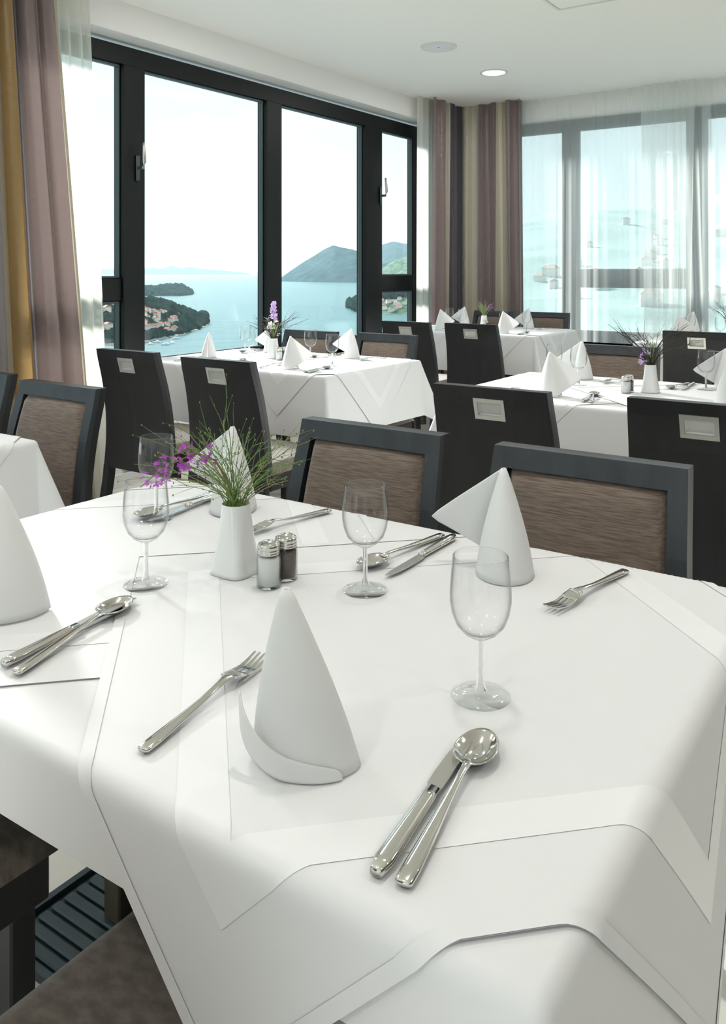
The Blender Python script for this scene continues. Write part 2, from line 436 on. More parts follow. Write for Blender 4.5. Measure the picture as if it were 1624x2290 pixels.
mb = MB()
for q in ((-.3, .3, -.3, -.285), (-.3, .3, .285, .3), (-.3, -.285, -.285, .285), (.285, .3, -.285, .285)): mb.box(*q, -.008, 0)
obj('hatch_frame', mb, 'lamp_ring', pn); obj('hatch_panel', MB().box(-.28, .28, -.28, .28, -.004, 0), 'ceiling', pn)

# floor grilles
def floor_grille(x0, x1, y0, y1, along, label, step=.028):
    r = thing('floor_grille', label, 'grille', ((x0+x1)/2, (y0+y1)/2, 0))
    hx, hy = (x1-x0)/2, (y1-y0)/2
    obj('tray', MB().box(-hx, hx, -hy, hy, 0, .004), 'grille', r)
    e = .014
    mb = MB()
    for q in ((-hx, hx, -hy, -hy+e), (-hx, hx, hy-e, hy), (-hx, -hx+e, -hy+e, hy-e), (hx-e, hx, -hy+e, hy-e)): mb.box(*q, .004, .016)
    obj('edge_frame', mb, 'grille_edge' if along == 'y' else 'grille', r)
    n = int(((hy if along == 'x' else hx)-e)*2/step)
    L = (hx if along == 'x' else hy)-e-.012
    sl = bevel_mesh((MB().box(-L, L, -step*.38, step*.38, .004, .013) if along == 'x' else MB().box(-step*.38, step*.38, -L, L, .004, .013)).mesh('slat'), .003, 1, False)
    for k in range(n):
        p = -(n-1)/2*step+k*step
        obj('slat', sl, 'grille', r, loc=(0, p, 0) if along == 'x' else (p, 0, 0))
floor_grille(-1.40, -1.06, .865, 1.27, 'x', 'dark teal ribbed floor grille under the orchid table')
floor_grille(-1.0, -.30, 3.20, 3.62, 'y', 'dark floor grille with bright metal edge under the dark-twig table')

# ------------------------------------------------------------------ curtains
TAUPE, CREAM, SLATE, OCHRE, SILVER = (.255, .19, .185), (.58, .53, .42), (.075, .065, .085), (.32, .20, .075), (.27, .235, .235)
def curtain(name, b0, b1, t0, t1, z0, z1, folds, amp, material, label, seed=0, cat='curtain', nu=160, nv=40, power=1.0, thick=.0):
    rnd = random.Random(seed)
    ph = [rnd.uniform(0, 6) for _ in range(4)]
    b0, b1, t0, t1 = (Vector((*q, 0)) for q in (b0, b1, t0, t1))
    def fn(u, v):
        k = v**power
        p0 = b0.lerp(t0, k); p1 = b1.lerp(t1, k)
        uu = u+.012*math.sin(2*PI*folds*.37*u+ph[0])
        p = p0.lerp(p1, u); d = (p1-p0); d.normalize(); n = Vector((d.y, -d.x, 0))
        a = amp*(.75+.25*math.sin(5*u+ph[1]))*(1-.25*v)
        wv = math.sin(2*PI*folds*uu+ph[2]+.5*(1-v)*math.sin(3*u+ph[3]))
        wv = math.copysign(abs(wv)**.75, wv)
        s2 = .25*math.sin(2*PI*folds*2.3*uu+ph[3]+2*v)
        p = p+n*(a*(wv+s2)) + d*(a*.35*math.sin(4*PI*folds*uu+ph[1]))
        return (p.x, p.y, z0+(z1-z0)*v)
    o = obj(name, MB().grid(fn, nu, nv, uvs=True), material, None, True)
    return tag(o, label, cat)
stripe_mat('drape_left', [(0, TAUPE), (.18, SLATE), (.31, SILVER), (.43, (.45, .38, .28)), (.51, OCHRE), (.61, SLATE), (.645, SILVER), (.715, TAUPE), (.961, CREAM)], .35)
stripe_mat('drape_corner', [(0, TAUPE), (.50, CREAM), (.56, SLATE), (.76, (.16, .13, .15)), (.82, SLATE)], .15)
stripe_mat('drape_right', [(0, CREAM), (.10, (.50, .45, .36)), (.17, CREAM), (.29, SILVER), (.36, TAUPE), (.60, CREAM), (.65, (.45, .37, .24)), (.74, SILVER), (.80, TAUPE), (.93, SILVER)], .15)
curtain('drape', (-3.58, 2.02), (-3.58, 2.77), (-3.60, 2.0), (-3.60, 2.53), .01, CZ, 5, .055, 'drape_left', 'striped taupe ochre and cream drape beside the tall sea window', 3)
curtain('sheer_curtain', (-3.68, 2.55), (-3.68, 2.99), (-3.67, 2.40), (-3.67, 2.84), .01, CZ, 7, .022, 'sheer', 'glowing white sheer curtain hanging beside the striped drape at the sea window', 5)
curtain('sheer_curtain', (-3.67, 6.18), (-3.67, 6.60), (-3.67, 6.20), (-3.67, 6.60), .01, CZ, 4, .018, 'sheer', 'narrow cream sheer curtain beside the corner drape on the sea side', 6)
curtain('drape', (-3.595, 6.28), (-3.615, 6.93), (-3.595, 6.34), (-3.615, 6.93), .01, CZ, 3.4, .03, 'drape_corner', 'taupe and dark slate drape gathered in the room corner on the sea side', 8)
curtain('drape', (-3.60, 6.90), (-2.98, 6.86), (-3.60, 6.90), (-3.00, 6.86), .01, CZ, 4.2, .055, 'drape_right', 'cream and taupe striped drape in the corner on the hillside wall', 11)
curtain('sheer_curtain', (-3.10, 6.955), (-1.40, 6.955), (-3.06, 6.955), (-1.46, 6.955), .60, CZ, 16, .010, 'sheer_thin', 'thin see-through sheer curtain hanging across the hillside window', 12, nu=320)
curtain('sheer_curtain', (-1.95, 6.90), (-1.60, 6.90), (-1.98, 6.90), (-1.56, 6.90), .60, CZ, 7, .018, 'sheer_thin', 'gathered folds of sheer curtain overlapping at the hillside window mullion', 14)
curtain('sheer_curtain', (-1.52, 6.955), (.42, 6.955), (-1.52, 6.955), (.42, 6.955), .60, CZ, 18, .010, 'sheer_thin', 'thin sheer curtain across the window next to the gathered folds', 15, nu=320)

# ------------------------------------------------------------------ tables and cloths
TA, TB, TH = .597, .405, .75
def hang(d):
    r = .014; q = r*PI/2
    if d < q: return r*math.sin(d/r), -r*(1-math.cos(d/r)), 0.0
    e = d-q
    return r+.05*e, -r-e, e
def drape_pt(u, v, off, seed, wave=.03):
    r = .014
    a, b_ = TA-r, TB-r
    du, dv = max(abs(u)-a, 0), max(abs(v)-b_, 0)
    sx, sy = math.copysign(1, u), math.copysign(1, v)
    d = math.hypot(du, dv)
    if d == 0:
        n_ = noise.noise(Vector((u*5+seed, v*5, seed)))*.0005
        return (u, v, TH+off+n_)
    hx, hz, e = hang(d)
    k = min(1, d/.022)
    if du > 0 and dv > 0:
        th = math.atan2(dv, du); fl = math.sin(2*th)**2
        out_ = hx+off*k+e*.34*fl+wave*e*.4*math.sin(6*th+seed)*math.sin(2*th)
        out_ += e*wave*(math.cos(th)**2*math.sin(7*TB*sy+seed)+math.sin(th)**2*math.sin(6*TA*sx+seed*2))
        return (sx*(a+out_*math.cos(th)), sy*(b_+out_*math.sin(th)), TH+hz+off*(1-k))
    if du > 0:
        out_ = hx+off*k+e*wave*math.sin(7*v+seed)
        return (sx*(a+out_), v, TH+hz+off*(1-k))
    out_ = hx+off*k+e*wave*math.sin(6*u+seed*2)
    return (u, sy*(b_+out_), TH+hz+off*(1-k))
def base_cloth(dl, dr, dn, df, off, seed):
    def line(a, lo, hi, n_top):
        pts = []
        for k in range(13): pts.append(-a-lo+(lo-.024)*k/12)
        for k in range(1, 9): pts.append(-a-.024+.036*k/8)
        for k in range(1, n_top): pts.append(-a+.012+(2*a-.024)*k/n_top)
        for k in range(0, 8): pts.append(a-.012+.036*k/8)
        for k in range(13): pts.append(a+.024+(hi-.024)*k/12)
        return pts
    us, vs_ = line(TA, dl, dr, 26), line(TB, dn, df, 18)
    mb = MB()
    V = [drape_pt(u, v, off, seed) for v in vs_ for u in us]; nu = len(us)
    F_ = [(j*nu+i, j*nu+i+1, (j+1)*nu+i+1, (j+1)*nu+i) for j in range(len(vs_)-1) for i in range(nu-1)]
    return mb.add(V, F_)
SIDE = .835
def diamond(p, q, cx):
    # p, q in metres from the near corner along the two lower hems
    s = math.sqrt(.5)
    return cx+(q-p)*s, -SIDE*s+(p+q)*s
def overlay_cells(cx, off, seed, n, lo, hi):
    # the part of the overlay whose distance to the nearest hem lies between lo and hi
    mb = MB(); idx = {}
    def vert(i, j):
        if (i, j) not in idx:
            idx[(i, j)] = len(mb.v); mb.v.append(drape_pt(*diamond(i/n*SIDE, j/n*SIDE, cx), off, seed, .02))
        return idx[(i, j)]
    for j in range(n):
        for i in range(n):
            d = min(i, j, n-1-i, n-1-j)*SIDE/n
            if lo <= d < hi: mb.f.append((vert(i, j), vert(i+1, j), vert(i+1, j+1), vert(i, j+1)))
    return mb
M['satin'] = mat('satin', (.82, .82, .835), .42, sheen=.2)
ITEM_Z = TH+.0050
def leg_mesh(): return bevel_mesh(MB().box(-.022, .022, -.022, .022, 0, TH-.045).mesh('leg'), .003, 1, False)
TABLES = {}
def table(key, cx, cy, where, near=.27, n=70):
    t = thing('dining_table', 'dining table under white cloths, '+where, 'table', (cx, cy, 0))
    obj('tabletop', MB().box(-TA+.012, TA-.012, -TB+.012, TB-.012, TH-.03, TH-.002), 'table_wood', t)
    obj('apron', MB().box(-.5, .5, -.2, .2, TH-.075, TH-.03), 'table_wood', t)
    lm = leg_mesh()
    for sx in (-1, 1):
        for sy in (-1, 1): obj('leg', lm, 'table_wood', t, loc=(sx*.455, sy*.14, 0))
    c = obj('tablecloth', base_cloth(.27, .27, near, .27, .001, cx*3), 'cloth', None, True, (cx, cy, 0))
    tag(c, 'white base tablecloth hanging down the table sides, '+where, 'tablecloth')
    for ox, off, nm in ((-.275, .0020, 'lower'), (.33, .0034, 'upper')):
        o = obj('overlay_cloth', overlay_cells(ox, off, cx*3, n, 0, 9), 'overlay', None, True, (cx, cy, 0))
        tag(o, ('diagonal white overlay tucked under its twin, ' if nm == 'lower' else 'diagonal white overlay lying over its twin, ')+where, 'tablecloth')
        obj('hem', overlay_cells(ox, off+.0010, cx*3, n, 0, .012), 'overlay', o, True)
        obj('satin_band', overlay_cells(ox, off+.0005, cx*3, n, .086, .130), 'satin', o, True)
    TABLES[key] = (cx, cy, where)
table('main', -.795, .895, 'with the orchid vase', .075, 130)
table('sea', -2.755, 3.29, 'with the hyacinth vase')
table('twig', -.92, 3.14, 'with the violet twig vase')
table('corner', -2.88, 5.86, 'in the drape corner')
table('back', -1.0, 5.80, 'at the gathered sheer folds')
table('side', -2.585, .97, 'without any tableware')

# ------------------------------------------------------------------ chairs
def chair_proto():
    r = thing('dining_chair', '', 'chair')
    ys = [(0, -.285), (.12, -.25), (.28, -.215), (.45, -.203), (.58, -.21), (.72, -.235), (.862, -.278)]
    def yb(z):
        for (z0, y0), (z1, y1) in zip(ys, ys[1:]):
            if z <= z1+1e-9:
                k = (z-z0)/(z1-z0); return y0+(y1-y0)*k
        return ys[-1][1]
    def ysm(z): return (yb(max(0, z-.05))+2*yb(z)+yb(min(.862, z+.05)))/4
    def hw(z): return .183+(.862-max(z, .3))/.562*.027
    zt = .862
    # solid rear panel with a real recess for the grip
    zs = [.33+(zt-.33)*k/16 for k in range(17)]
    g0, g1, gw = .775, .818, .040
    zs = sorted([z for z in zs if z < g0-.012 or z > g1+.012]+[g0, g1])
    mb = MB()
    def row(z): return [-hw(z), -gw, gw, hw(z)]
    for dy in (-.013, .009):
        st = len(mb.v)
        for z in zs:
            for x in row(z): mb.v.append((x, ysm(z)+dy, z))
        for j in range(len(zs)-1):
            for i in range(3):
                if dy < 0 and i == 1 and abs(zs[j]-g0) < 1e-6: continue
                mb.f.append((st+j*4+i, st+j*4+i+1, st+(j+1)*4+i+1, st+(j+1)*4+i))
    n = len(zs)*4
    for j in range(len(zs)-1):
        for i in (0, 3): mb.f.append((j*4+i, (j+1)*4+i, n+(j+1)*4+i, n+j*4+i))
    for j in (0, len(zs)-1):
        for i in range(3): mb.f.append((j*4+i, j*4+i+1, n+j*4+i+1, n+j*4+i))
    bp = obj('back_panel', mb, 'wenge', r)
    # front frame: two stiles and a top rail
    def strip(z0, z1, x0f, x1f, nseg, d0, d1):
        mb = MB(); st = 0
        for k in range(nseg+1):
            z = z0+(z1-z0)*k/nseg
            for (xf, d) in ((x0f, d0), (x1f, d0), (x1f, d1), (x0f, d1)): mb.v.append((xf(z), ysm(z)+d, z))
        for k in range(nseg):
            for i in range(4): mb.f.append((k*4+i, k*4+(i+1) % 4, (k+1)*4+(i+1) % 4, (k+1)*4+i))
        mb.f.append((3, 2, 1, 0)); mb.f.append(tuple(nseg*4+i for i in range(4)))
        return mb
    fw = .034
    for s in (-1, 1):
        obj('stile', strip(.42, zt, lambda z: s*(hw(z)-fw), lambda z: s*hw(z), 12, .009, .026), 'wenge_light', r)
    obj('top_rail', strip(zt-.04, zt, lambda z: -hw(z)+fw, lambda z: hw(z)-fw, 2, .009, .026), 'wenge_light', r)
    # padded back
    pz0, pz1 = .44, zt-.043
    def pad(u, v):
        z = pz0+(pz1-pz0)*v
        a = 2*u-1; x = a*(hw(z)-fw-.003)
        f = min(1, min(1-abs(a), .12)/.12); g = min(1, min(v, 1-v)/.06)
        b_ = math.sin(min(f, g)*PI/2)
        return (x, ysm(z)+.010+.020*b_+.006*(1-a*a), z)
    obj('back_pad', MB().grid(pad, 24, 24), 'fabric', r, True)
    # rear legs continue the sweep
    for s in (-1, 1):
        obj('leg', strip(0, .34, lambda z: s*(hw(.34)-.036), lambda z: s*hw(.34), 8, -.015, .024), 'wenge', r)
        obj('leg', bevel_mesh(MB().box(s*.172-.019, s*.172+.019, .155, .193, 0, .37).mesh('leg'), .003, 1, False), 'wenge', r)
    obj('seat_frame', bevel_mesh(MB().box(-.205, .205, -.19, .205, .36, .425).mesh('seat_frame'), .004, 1, False), 'wenge', r)
    def seat(u, v):
        a, c = 2*u-1, 2*v-1
        b_ = math.sin(min(1, min(1-abs(a), 1-abs(c))/.10)*PI/2)
        return (a*.212, .01+c*.205, .424+.040*b_+.008*(1-a*a)*(1-c*c))
    obj('seat', MB().grid(seat, 28, 28), 'seat_fabric', r, True)
    # recessed metal grip on the rear
    y0 = ysm(.797); sl = (ysm(.83)-ysm(.765))/.065
    def yy(z, d): return y0+(z-.797)*sl+d
    mb = MB(); o_, i_ = (.049, .032), (.040, .0215)
    def rect(hx, hz, d): return [(-hx, yy(.797-hz, d), .797-hz), (hx, yy(.797-hz, d), .797-hz), (hx, yy(.797+hz, d), .797+hz), (-hx, yy(.797+hz, d), .797+hz)]
    V = rect(*o_, -.0128)+rect(*o_, -.0165)+rect(i_[0]-.002, i_[1]-.002, -.0165)+rect(i_[0]-.003, i_[1]-.003, -.012)
    F_ = [(a+i, a+(i+1) % 4, b_+(i+1) % 4, b_+i) for a, b_ in ((0, 4), (4, 8), (8, 12)) for i in range(4)]
    gp = obj('grip_plate', mb.add(V, F_), 'plate_metal', r)
    mat('dish_metal', (.60, .60, .58), .5, metal=.3)
    V = rect(i_[0]-.003, i_[1]-.003, -.0125)+rect(i_[0]-.010, i_[1]-.007, -.006)
    obj('grip_dish', MB().add(V, [(i, (i+1) % 4, 4+(i+1) % 4, 4+i) for i in range(4)]+[(4, 5, 6, 7)]), 'dish_metal', gp)
    return r
CH = chair_proto()
def chair(x, ytop, face, label, turn=0):
    # ytop: where the top of the backrest stands; face +1 looks to +Y
    return place(CH, label, (x, ytop+face*.278, 0), (0 if face > 0 else PI)+turn)
chair(-1.032, 1.56, -1, 'brown upholstered chair facing the orchid vase, beside the sea-window table')
chair(-.537, 1.545, -1, 'brown upholstered chair behind the tall napkin with side flap and the fork')
chair(-.575, .185, 1, 'chair with brown seat tucked under the hanging overlay corner')
chair(-1.19, .215, 1, 'chair with brown seat under the low hem of the orchid table')
chair(-1.083, 2.24, 1, 'black-backed chair with metal grip, standing at the twig table next to the sea-window table')
chair(-.508, 2.288, 1, 'black-backed chair with metal grip, in front of the twig vase')
chair(-1.20, 3.84, -1, 'brown upholstered chair behind the twig vase and shakers')
chair(-.62, 3.80, -1, 'brown upholstered chair behind the wine glass on the twig table')
chair(-2.875, 2.405, 1, 'black-backed chair at the sea-window table next to the white sheer curtain')
chair(-2.30, 2.36, 1, 'black-backed chair at the sea-window table with twigs of the orchid vase before it')
chair(-2.455, 3.845, -1, 'pale brown upholstered chair at the sea-window table near the black mullion', .0)
chair(-2.955, 3.82, -1, 'pale brown upholstered chair against the sea-window glass behind the hyacinth vase')
chair(-2.945, 4.82, 1, 'black-backed chair at the corner table on the sea side')
chair(-2.475, 4.85, 1, 'black-backed chair at the corner table next to the twig table')
chair(-3.09, 6.52, -1, 'brown upholstered chair behind the flowers on the corner table')
chair(-2.62, 6.56, -1, 'brown upholstered chair with dark frame in front of the sheer curtain at the corner table', .05)
chair(-1.11, 4.94, 1, 'black-backed chair with grip whose top hides the cutlery of the rear table')
chair(-.95, 6.56, -1, 'brown upholstered chair against the sheer curtain at the rear table')
chair(-2.188, 1.60, -1, 'brown upholstered chair at the bare side table next to the black-backed chair')
chair(-2.70, 1.65, -1, 'brown upholstered chair at the bare side table in front of the ochre stripe')

# ------------------------------------------------------------------ napkins
def napkin_mesh(h=.155, r=.052, wing=.085, squash=.8, phi=300, tilt=0):
    mb = MB(); nz_, na, nw = 18, 30, 10
    P0 = math.radians(phi)
    W = na+nw+1
    for j in range(nz_+1):
        s = j/nz_
        rr = r*(1-s)**.85*(1+.10*math.sin(s*PI))+.0035
        z = h*s
        for i in range(na+nw+1):
            a = P0*min(i/na, 1)
            rad = rr*(.86+.14*min(i/na, 1))
            x, y = rad*math.cos(a-P0), rad*math.sin(a-P0)
            if i > na:
                tri = max(0, min((s-.02)/.40, (1-s)/.55)) if s < .46 else max(0, (1-s)/.54)
                L = wing*tri*(i-na)/nw
                x, y = rr+.10*L*math.sin(L*25), L
            zz = z
            if i > na: zz = z+.0
            mb.v.append((x+tilt*s*.01, (y*squash if i <= na else y)+tilt*s*.006, zz))
    for j in range(nz_):
        for i in range(W-1):
            mb.f.append((j*W+i, j*W+i+1, (j+1)*W+i+1, (j+1)*W+i))
    return mb
def cuff_mesh(r=.052, squash=.8):
    # the loose outer layer: wraps the foot and curls away from the cone at one end
    def fn(u, v):
        a = math.radians(205+120*u)
        k = max(0, 1-u/.6)
        z0 = .036*k**1.7; z1 = z0+.004+.022*max(0, 1-u)**.5
        z = z0+(z1-z0)*v; s_ = z/.155
        rc = r*(1-s_)**.85*(1+.10*math.sin(s_*PI))+.0035
        rr = rc+.0025+.020*k**1.5*(.6+.4*v)
        return (rr*math.cos(a), rr*math.sin(a)*(squash+(1-squash)*k), z)
    return MB().grid(fn, 48, 8)
NAPS = []
def nap_proto(**kw):
    r = thing('folded_napkin', '', 'napkin')
    cf = kw.pop('cuff', True)
    o = obj('cone', napkin_mesh(**kw), 'napkin', r, True)
    sm = o.modifiers.new('s', 'SOLIDIFY'); sm.thickness = .0026; sm.offset = 0
    if cf:
        c = obj('cuff', cuff_mesh(kw.get('r', .052), kw.get('squash', .8)), 'napkin', r, True)
        sm = c.modifiers.new('s', 'SOLIDIFY'); sm.thickness = .0022; sm.offset = 0
    return r
NAP_A = nap_proto(r=.050, wing=.0, phi=352, cuff=True, tilt=-1.6)
NAP_B = nap_proto(r=.060, wing=.0, phi=352, cuff=False)
NAP_C = nap_proto(r=.054, wing=.105, phi=300, cuff=False)

# ------------------------------------------------------------------ glassware
def glass_proto():
    r = thing('wine_glass', '', 'glass')
    outer = [(.0042, .0605), (.009, .0625), (.018, .068), (.026, .077), (.0305, .089), (.0325, .101), (.0325, .112), (.0315, .125), (.0302, .138), (.0293, .1485)]
    inner = [(max(.0006, a-.0011), z+.0012 if z < .07 else z) for a, z in outer]
    inner[0] = (.0006, .0665); inner[1] = (.008, .0672)
    obj('bowl', MB().lathe(outer+[(.0288, .1492)]+inner[::-1], 40), 'wine_glass', r, True)
    obj('stem', MB().lathe([(.0042, .0606), (.0036, .055), (.0032, .04), (.0034, .022), (.0048, .012), (.0065, .0075)], 16), 'solid_glass', r, True)
    obj('foot', MB().lathe([(.0066, .0078), (.014, .0046), (.024, .0026), (.0312, .0018), (.0318, .0009), (.0312, 0), (.0006, 0)], 40), 'clear_foot', r, True)
    return r
GL = glass_proto()

# ------------------------------------------------------------------ cutlery (handle end at -y, working end at +y)
def handle_loft(y0, y1, w0, w1, t0, t1, z0, z1, n=8):
    def fn(u, v):
        a = 2*PI*u; y = y0+(y1-y0)*v; ww = w0+(w1-w0)*v; tt = t0+(t1-t0)*v
        e = min(1, v/.04); ww *= .6+.4*e
        c, s = math.cos(a), math.sin(a)
        x = ww*math.copysign(abs(c)**.7, c); z = tt*math.copysign(abs(s)**.7, s)
        return (x, y, z0+(z1-z0)*v+z+tt)
    mb = MB().grid(fn, 14, n, True)
    mb.f.append(tuple(range(13, -1, -1))); mb.f.append(tuple(range(n*14, n*14+14)))
    return mb
def knife_proto():
    r = thing('table_knife', '', 'knife')
    obj('handle', handle_loft(-.107, .005, .0085, .0062, .0042, .0034, 0, .0012), 'steel', r, True)
    pts = [(-.006, .004), (-.0085, .012), (-.0092, .03), (-.0090, .06), (-.0072, .085), (-.003, .103), (.0035, .109), (.0052, .095), (.0058, .06), (.0058, .012), (.0045, .004)]
    mb = MB(); n = len(pts)
    mb.add([(x, y, .0030) for x, y in pts]+[(x, y, .0044) for x, y in pts], [tuple(range(n-1, -1, -1)), tuple(range(n, 2*n))]+[(i, (i+1) % n, n+(i+1) % n, n+i) for i in range(n)])
    obj('blade', mb, 'steel_satin', r)
    return r
def loft(stations, n=14):
    # stations: y, half width, half thickness, height of the centre line
    mb = MB()
    for y, ww, tt, zc in stations:
        for k in range(n):
            c, q = math.cos(2*PI*k/n), math.sin(2*PI*k/n)
            mb.v.append((ww*math.copysign(abs(c)**.75, c), y, zc+tt*math.copysign(abs(q)**.75, q)))
    for j in range(len(stations)-1):
        for k in range(n): mb.f.append((j*n+k, j*n+(k+1) % n, (j+1)*n+(k+1) % n, (j+1)*n+k))
    mb.f.append(tuple(range(n-1, -1, -1))); mb.f.append(tuple((len(stations)-1)*n+k for k in range(n)))
    return mb
def spoon_proto():
    r = thing('table_spoon', '', 'spoon')
    obj('handle', loft([(-.108, .0045, .0020, .0032), (-.106, .0070, .0030, .0032), (-.09, .0074, .0032, .0033), (-.05, .0060, .0028, .0045), (-.015, .0042, .0024, .0062), (.015, .0032, .0021, .0082), (.035, .0032, .0019, .0092), (.047, .0042, .0014, .0090), (.052, .0060, .0008, .0080)]), 'steel', r, True)
    def bowl(u, v):
        a = 2*PI*u; k = v
        L = .031; Wd = .0195
        yc = .076; y = L*math.cos(a)*k; x = Wd*math.sin(a)*k*(1-.12*math.cos(a)*k)
        return (x, yc+y, .0008+.0095*k**2.2)
    b_ = obj('bowl', MB().grid(bowl, 32, 12, True), 'steel', r, True)
    sm = b_.modifiers.new('s', 'SOLIDIFY'); sm.thickness = .0012; sm.offset = 1
    return r
def fork_proto():
    r = thing('table_fork', '', 'fork')
    obj('handle', loft([(-.104, .0045, .0018, .0030), (-.102, .0068, .0028, .0030), (-.085, .0072, .0030, .0032), (-.045, .0055, .0026, .0046), (-.01, .0040, .0022, .0066), (.012, .0038, .0020, .0092), (.026, .0052, .0016, .0108), (.036, .0080, .0012, .0110), (.041, .0092, .0010, .0108)]), 'steel', r, True)
    def zc(y): k = (y-.036)/.068; return .0096-.008*math.sin(min(1, k*1.05)*PI*.62)+.010*max(0, k-.55)
    def palm(u, v):
        x = (2*u-1)*(.0095+.0022*math.sin(v*PI/2)); y = .036+.022*v
        return (x, y, zc(y)+.0014)
    b_ = obj('palm', MB().grid(palm, 8, 5), 'steel', r, True)
    sm = b_.modifiers.new('s', 'SOLIDIFY'); sm.thickness = .0018; sm.offset = 0
    for k in range(4):
        x = -.0096+k*.0064
        mb = MB(); nn = 8
        for j in range(nn+1):
            y = .057+.047*j/nn; ww = .0021*(1-.55*(j/nn)**2); z = zc(y)+.0014
            for q in ((-ww, -.0009), (ww, -.0009), (ww, .0009), (-ww, .0009)): mb.v.append((x+q[0], y, z+q[1]))
        for j in range(nn):
            for i in range(4): mb.f.append((j*4+i, j*4+(i+1) % 4, (j+1)*4+(i+1) % 4, (j+1)*4+i))
        mb.f += [(3, 2, 1, 0), tuple(nn*4+i for i in range(4))]
        obj('tine', mb, 'steel', r)
    return r
KN, SPN, FK = knife_proto(), spoon_proto(), fork_proto()
def lay(proto, label, tx, ty, h, tip):
    # h: handle end, tip: working end, relative to the table centre
    ang = math.atan2(tip[1]-h[1], tip[0]-h[0])-PI/2
    L = math.hypot(tip[0]-h[0], tip[1]-h[1])
    ux, uy = (tip[0]-h[0])/L, (tip[1]-h[1])/L
    return place(proto, label, (tx+h[0]+ux*.108, ty+h[1]+uy*.108, ITEM_Z), ang)

# ------------------------------------------------------------------ shakers and vases
def shaker_proto(name, fill, label):
    r = thing(name, label, 'shaker')
    obj('bottle', MB().lathe([(.0006, 0), (.0160, 0), (.0174, .002), (.0174, .040), (.0165, .046), (.0148, .049), (.0148, .051), (.0138, .051), (.0138, .048), (.0155, .044), (.0160, .040), (.0160, .0035), (.0006, .0035)], 28), 'shaker_glass', r, True)
    obj('contents', MB().lathe([(.0006, .004), (.0154, .004), (.0154, .0405), (.013, .043), (.0006, .0435)], 24), fill, r, True)
    c = obj('cap', MB().lathe([(.0148, .046), (.0160, .0465), (.0160, .0495), (.0153, .050), (.0160, .0505), (.0160, .0535), (.0153, .054), (.0160, .0545), (.0160, .058), (.0150, .061), (.011, .0632), (.006, .0642), (.0004, .0645)], 28), 'steel', r, True)
    mb = MB()
    for k in range(5): mb.lathe([(.0003, .06475-.0002*(k > 0)), (.0009, .0645-.0002*(k > 0))], 6, .006*math.cos(k*1.256)*(k > 0), .006*math.sin(k*1.256)*(k > 0))
    obj('pour_hole', mb, 'gasket', c)
    return r
SALT = shaker_proto('salt_shaker', 'salt', ''); PEP = shaker_proto('pepper_shaker', 'pepper', '')

def vase_part(root):
    def fn(u, v):
        a = 2*PI*u; z = .102*v
        rad = .0205+.0115*(1-v)**1.7
        n_ = 2+2.2*(1-v)**.7
        c, s = math.cos(a), math.sin(a)
        k = (abs(c)**n_+abs(s)**n_)**(-1/n_)
        return (rad*k*c, rad*k*s, z)
    def inner(u, v):
        x, y, z = fn(u, 1-v*.25); k = .90 if v > 0 else 1.0
        return (x*k, y*k, z)
    mb = MB().grid(fn, 48, 16, True); mb.grid(inner, 48, 4, True)
    mb.f.append(tuple(range(47, -1, -1)))
    obj('vase_body', mb, 'ceramic', root, True)
    obj('filler_moss', MB().grid(lambda u, v: (.0182*v*math.cos(2*PI*u), .0182*v*math.sin(2*PI*u), .097+.005*(1-v*v)+.0015*math.sin(u*60+v*9)), 18, 4, True), 'moss', root, True)
def twig_mesh(rnd, length, lean, az, curl, rad, buds, sprigs=3):
    mb = MB(); p = Vector((rnd.uniform(-.011, .011), rnd.uniform(-.011, .011), .09))
    d = Vector((math.sin(lean*.35)*math.cos(az), math.sin(lean*.35)*math.sin(az), math.cos(lean*.35)))
    path, n = [p.copy()], 9
    def walk(p, d, L, n, curl, mb, rad):
        path = [p.copy()]; d = d.copy()
        side = Vector((math.cos(az), math.sin(az), 0))
        for k in range(n):
            d += side*curl*.10+Vector((rnd.uniform(-1, 1), rnd.uniform(-1, 1), rnd.uniform(-.8, .6)))*.13
            d.normalize(); p = p+d*(L/n); p.z = max(p.z, .03); path.append(p.copy())
        mb.tube(path, [rad*(1-.65*k/n) for k in range(n+1)], 4)
        return path
    path = walk(p, d, length, 9, curl, mb, rad)
    for s in range(sprigs):
        k = rnd.randint(3, 8); q = path[k]; dd = (path[k]-path[k-1]).normalized()
        dd = (dd+Vector((rnd.uniform(-1, 1), rnd.uniform(-1, 1), rnd.uniform(-.5, .8)))*.8).normalized()
        sub = walk(q, dd, length*rnd.uniform(.18, .42), 5, curl*.5, mb, rad*.6)
        if buds:
            e = sub[-1]; mb.blob((e.x, e.y, e.z), .0013, .0013, .0016, 4, 3)
    if buds:
        for k in range(2, 10, 2):
            e = path[k]; mb.blob((e.x+.0012, e.y, e.z), .0011, .0011, .0014, 4, 3)
    return mb
def blossom_mesh(rnd, size):
    mb = MB()
    for k in range(5):
        a = k*2*PI/5+rnd.uniform(-.3, .3); up = rnd.uniform(-.1, .5)
        ax = Vector((math.cos(a), math.sin(a), up)).normalized(); sd_ = Vector((-math.sin(a), math.cos(a), 0))
        nrm = ax.cross(sd_)
        pts = [(0, 0, 0), (.45, .32, .08), (.8, .26, .12), (1.0, 0, .02), (.8, -.26, .12), (.45, -.32, .08)]
        mb.add([tuple((ax*x+sd_*y+nrm*z)*size) for x, y, z in pts], [(0, 1, 2, 3), (0, 3, 4, 5)])
    mb.blob((0, 0, .1*size), .12*size, .12*size, .2*size, 5, 3)
    return mb
